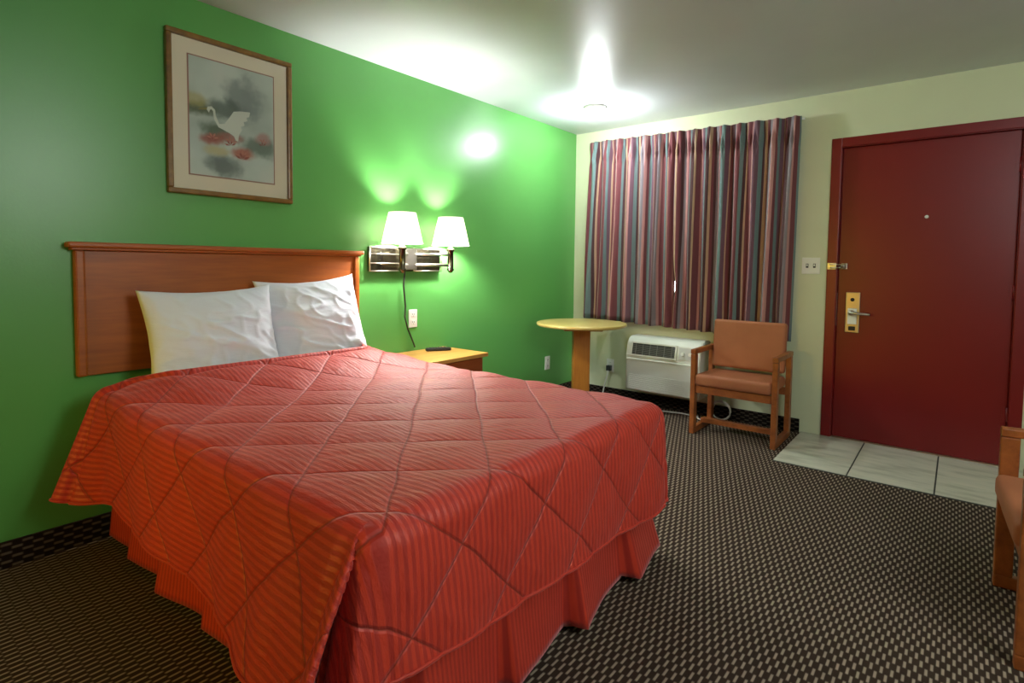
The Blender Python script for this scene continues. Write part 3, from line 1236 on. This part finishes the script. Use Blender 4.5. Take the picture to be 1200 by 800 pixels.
curtain_panel(.20, 1.02, 0.0, 0.0, 1.0, 'l')
curtain_panel(0.985, 1.925, .05, .33, 5.0, 'r')
rl = MB().box(.19, 1.935, -.060, -.035, 2.25, 2.262, .003)
for x in (.25, 1.05, 1.88):
    rl.box(x - .012, x + .012, -.04, 0, 2.25, 2.262, .002)
tag(rl.build('curtain_rail', M['white_plastic'], loc=(1.06, -.05, 2.25)), 'white traverse rail behind the top of the striped curtain', 'curtain rail')

# ================================================================== AIR CONDITIONER
AX0, AX1, AY, AZ0, AZ1 = .672, 1.30, -.225, .162, .612
ac = thing('air_conditioner', 'white wall air conditioner below the curtain beside the chair', 'air conditioner', (.985, -.1, AZ0))
hs = MB()
prof = [(0, AZ0), (-.215, AZ0), (-.222, AZ0 + .02), (AY, AZ0 + .29), (-.20, AZ1 - .05), (-.165, AZ1 - .012), (-.13, AZ1), (0, AZ1)]
hs.prism([(y, z) for y, z in prof], lambda a, b, w_: Vector((AX0 + w_, a, b)), AX1 - AX0)
bmesh.ops.bevel(hs.bm, geom=[e for e in hs.bm.edges], offset=.006, segments=2, affect='EDGES')
part(hs, 'housing', M['ac_white'], ac)
fp = MB().box(AX0 + .012, AX1 - .012, AY - .012, AY + .02, AZ0 + .012, AZ0 + .275, .008)
for k in range(9):
    z = AZ0 + .04 + k * .012
    fp.box(AX0 + .04, AX1 - .04, AY - .0145, AY - .0115, z, z + .005, .001)
fp.box(AX0 + .012, AX1 - .012, AY - .015, AY - .006, AZ0 + .262, AZ0 + .27, .002)
part(fp, 'front_panel', M['ac_white'], ac)
# outlet grille set in the sloped upper face
p0, p1 = Vector((0, AY, AZ0 + .295)), Vector((0, -.20, AZ1 - .05))
sl_dir = (p1 - p0).normalized()
sl_n = Vector((0, sl_dir.z, -sl_dir.y))
if sl_n.y > 0:
    sl_n = -sl_n


def on_slope(x, t, h):
    return Vector((x, 0, 0)) + p0 + sl_dir * t + sl_n * h


SL = (p1 - p0).length
gr_ = MB()
GX0, GX1 = AX0 + .055, AX0 + .425
gr_.prism([(GX0, .012), (GX1, .012), (GX1, SL - .004), (GX0, SL - .004)], lambda a, b, w_: on_slope(a, b, w_), .003)
gro = part(gr_, 'air_outlet', M['dark_plastic'], ac)
for k in range(7):
    lv = .02 + k * (SL - .035) / 6.5
    part(MB().prism([(GX0 + .004, lv), (GX1 - .004, lv), (GX1 - .004, lv + .004), (GX0 + .004, lv + .004)], lambda a, b, w_: on_slope(a, b, w_ + .003), .004), 'louvre', plain('louvre_grey', rgb(120, 126, 124), .5) if k == 0 else bpy.data.materials['louvre_grey'], gro)
for k in range(6):
    vb = MB()
    x = GX0 + .03 + k * (GX1 - GX0 - .06) / 5
    vb.prism([(x, .014), (x + .004, .014), (x + .004, SL - .006), (x, SL - .006)], lambda a, b, w_: on_slope(a, b, w_ + .004), .004)
    part(vb, 'vane', bpy.data.materials['louvre_grey'], gro)
fr2 = MB()
for (a0, a1, b0, b1) in ((GX0 - .014, GX1 + .014, -.002, .012), (GX0 - .014, GX1 + .014, SL - .004, SL + .008), (GX0 - .014, GX0, .012, SL - .004), (GX1, GX1 + .014, .012, SL - .004)):
    fr2.prism([(a0, b0), (a1, b0), (a1, b1), (a0, b1)], lambda a, b, w_: on_slope(a, b, w_), .008)
part(fr2, 'outlet_bezel', M['ac_white'], ac)
cp = MB().prism([(GX1 + .03, .012), (AX1 - .03, .012), (AX1 - .03, SL - .004), (GX1 + .03, SL - .004)], lambda a, b, w_: on_slope(a, b, w_), .004)
cpo = part(cp, 'control_panel', plain('control_panel_grey', rgb(198, 202, 198), .45), ac)
for k in range(2):
    x = GX1 + .065 + k * .06
    part(MB().prism([(x + .014 * math.cos(q * PI / 8), SL / 2 + .014 * math.sin(q * PI / 8)) for q in range(16)], lambda a, b, w_: on_slope(a, b, w_ + .004), .012), 'knob', M['white_plastic'], cpo)

# cords
pl = thing('power_cord', 'white power cord plugged in under the table, left of air conditioner', 'cord', (.405, -.02, .30))
part(MB().box(.383, .427, -.045, -.009, .255, .305, .006), 'plug', M['dark_plastic'], pl)
part(MB().tube([(.405, -.04, .258), (.40, -.045, .22), (.385, -.045, .17), (.37, -.04, .12), (.36, -.05, .05), (.40, -.055, .009), (.55, -.07, .008),
                (.75, -.12, .008), (.95, -.14, .008), (1.12, -.10, .009), (1.26, -.12, .012)], .006, 8), 'cable', M['cord_white'], pl)
cpts = []
for k in range(34):
    a = k / 33 * 2 * PI * 1.6 - PI / 2
    cpts.append((1.425 + .075 * math.cos(a), -.075 - .018 * k / 33, .084 + (.076 - .01 * k / 33) * math.sin(a)))
cpts += [(1.36, -.16, .02), (1.30, -.18, .009), (1.22, -.15, .03), (1.20, -.12, .10), (1.20, -.1, .158)]
tag(MB().tube(cpts, .006, 8).build('extension_cable', M['cord_white'], loc=(1.44, -.22, 0)), 'white cable looped on the carpet under the corner armchair', 'cord')

# ================================================================== ROUND TABLE
TX, TY, TR_, TZ = .495, -.655, .358, .745
tb = thing('round_table', 'small round table with pale oak top in the corner', 'table', (TX, TY, 0))
part(MB().lathe([(.0005, -.026), (TR_ - .012, -.026), (TR_ - .004, -.022), (TR_, -.014), (TR_, -.006), (TR_ - .004, -.001), (TR_ - .01, 0), (.0005, 0)], (TX, TY, TZ), 72, cap=False), 'tabletop', M['table_top'], tb)
pdm = Matrix.Translation((TX, TY, 0)) @ Matrix.Rotation(math.radians(39), 4, 'Z')
part(MB().box(-.065, .065, -.065, .065, .045, .70, .006, mat=pdm), 'pedestal', M['pedestal'], tb)
part(MB().box(-.15, .15, -.15, .15, .69, .7195, .006, mat=pdm), 'top_bracket', M['pedestal'], tb)
part(MB().box(-.26, .26, -.045, .045, 0, .045, .01, mat=pdm).box(-.045, .045, -.26, .26, 0, .046, .01, mat=pdm), 'base', M['pedestal'], tb)

# ================================================================== CHAIRS


def make_chair(label):
    """faces -Y, origin at floor centre; width .60 depth .50"""
    c = thing('armchair', label, 'chair', (0, 0, 0), 'wooden armchairs with rust cushions')
    W, D = .58, .42
    T, B = .034, .055          # board thickness / depth
    for s in (-1, 1):
        xa, xb = (-W / 2, -W / 2 + T) if s < 0 else (W / 2 - T, W / 2)
        part(MB().box(xa, xb, -D / 2, -D / 2 + B, .045, .575, .005), 'front_leg', M['chair_wood'], c)
        part(MB().box(xa, xb, D / 2 - B, D / 2, .045, .575, .005), 'back_leg', M['chair_wood'], c)
        part(MB().box(xa, xb, -D / 2, D / 2, 0, .046, .006), 'runner', M['chair_wood'], c)
        part(MB().box(xa - .002, xb + .002, -D / 2 - .001, D / 2 + .003, .576, .610, .007), 'armrest', M['chair_wood'], c)
    part(MB().box(-W / 2 + T, W / 2 - T, -D / 2 + .012, -D / 2 + .034, .298, .352, .003), 'front_rail', M['chair_wood'], c)
    part(MB().box(-W / 2 + T, W / 2 - T, D / 2 - .05, D / 2 - .03, .298, .352, .003), 'back_rail', M['chair_wood'], c)
    part(MB().box(-W / 2 + T, W / 2 - T, -.075, -.03, .058, .092, .004), 'stretcher', M['chair_wood'], c)
    st = MB().box(-W / 2 + T + .002, W / 2 - T - .002, -D / 2 - .012, D / 2 - .02, .353, .438, .030, 0, 5)
    for v in st.bm.verts:                      # crowned cushion
        if v.co.z > .40:
            v.co.z += .014 * max(0, 1 - (v.co.x / .26) ** 2) * max(0, 1 - (v.co.y / .24) ** 2) - .012 * max(0, (v.co.y + .05)) / .25
    for f_ in st.bm.faces:
        f_.smooth = True
    part(st, 'seat', M['seat'], c)
    bm_ = Matrix.Translation((0, D / 2 - .07, .452)) @ Matrix.Rotation(math.radians(-6), 4, 'X')
    bk_ = MB().box(-W / 2 + T + .002, W / 2 - T - .002, -.03, .035, .0, .355, .026, 0, 5, mat=bm_)
    for f_ in bk_.bm.faces:
        f_.smooth = True
    part(bk_, 'backrest', M['seat'], c)
    part(MB().box(-W / 2 + T, W / 2 - T, .036, .052, .05, .11, .003, mat=bm_), 'backrest_rail', M['chair_wood'], c)
    return c


def copy_thing(root, label):
    r = root.copy()
    SC.collection.objects.link(r)
    r['label'] = label
    for ch in root.children:
        k = ch.copy()
        SC.collection.objects.link(k)
        k.parent = r
    return r


ch1 = make_chair('wooden armchair with rust cushions in front of the curtain beside the air conditioner')
ch1.location = (1.645, -.345, 0)
ch2 = copy_thing(ch1, 'wooden armchair cut off at the right edge of the photo, beside the tiles')
ch2.location = (3.20, -1.925, 0)
ch2.rotation_euler = (0, 0, math.radians(-87))
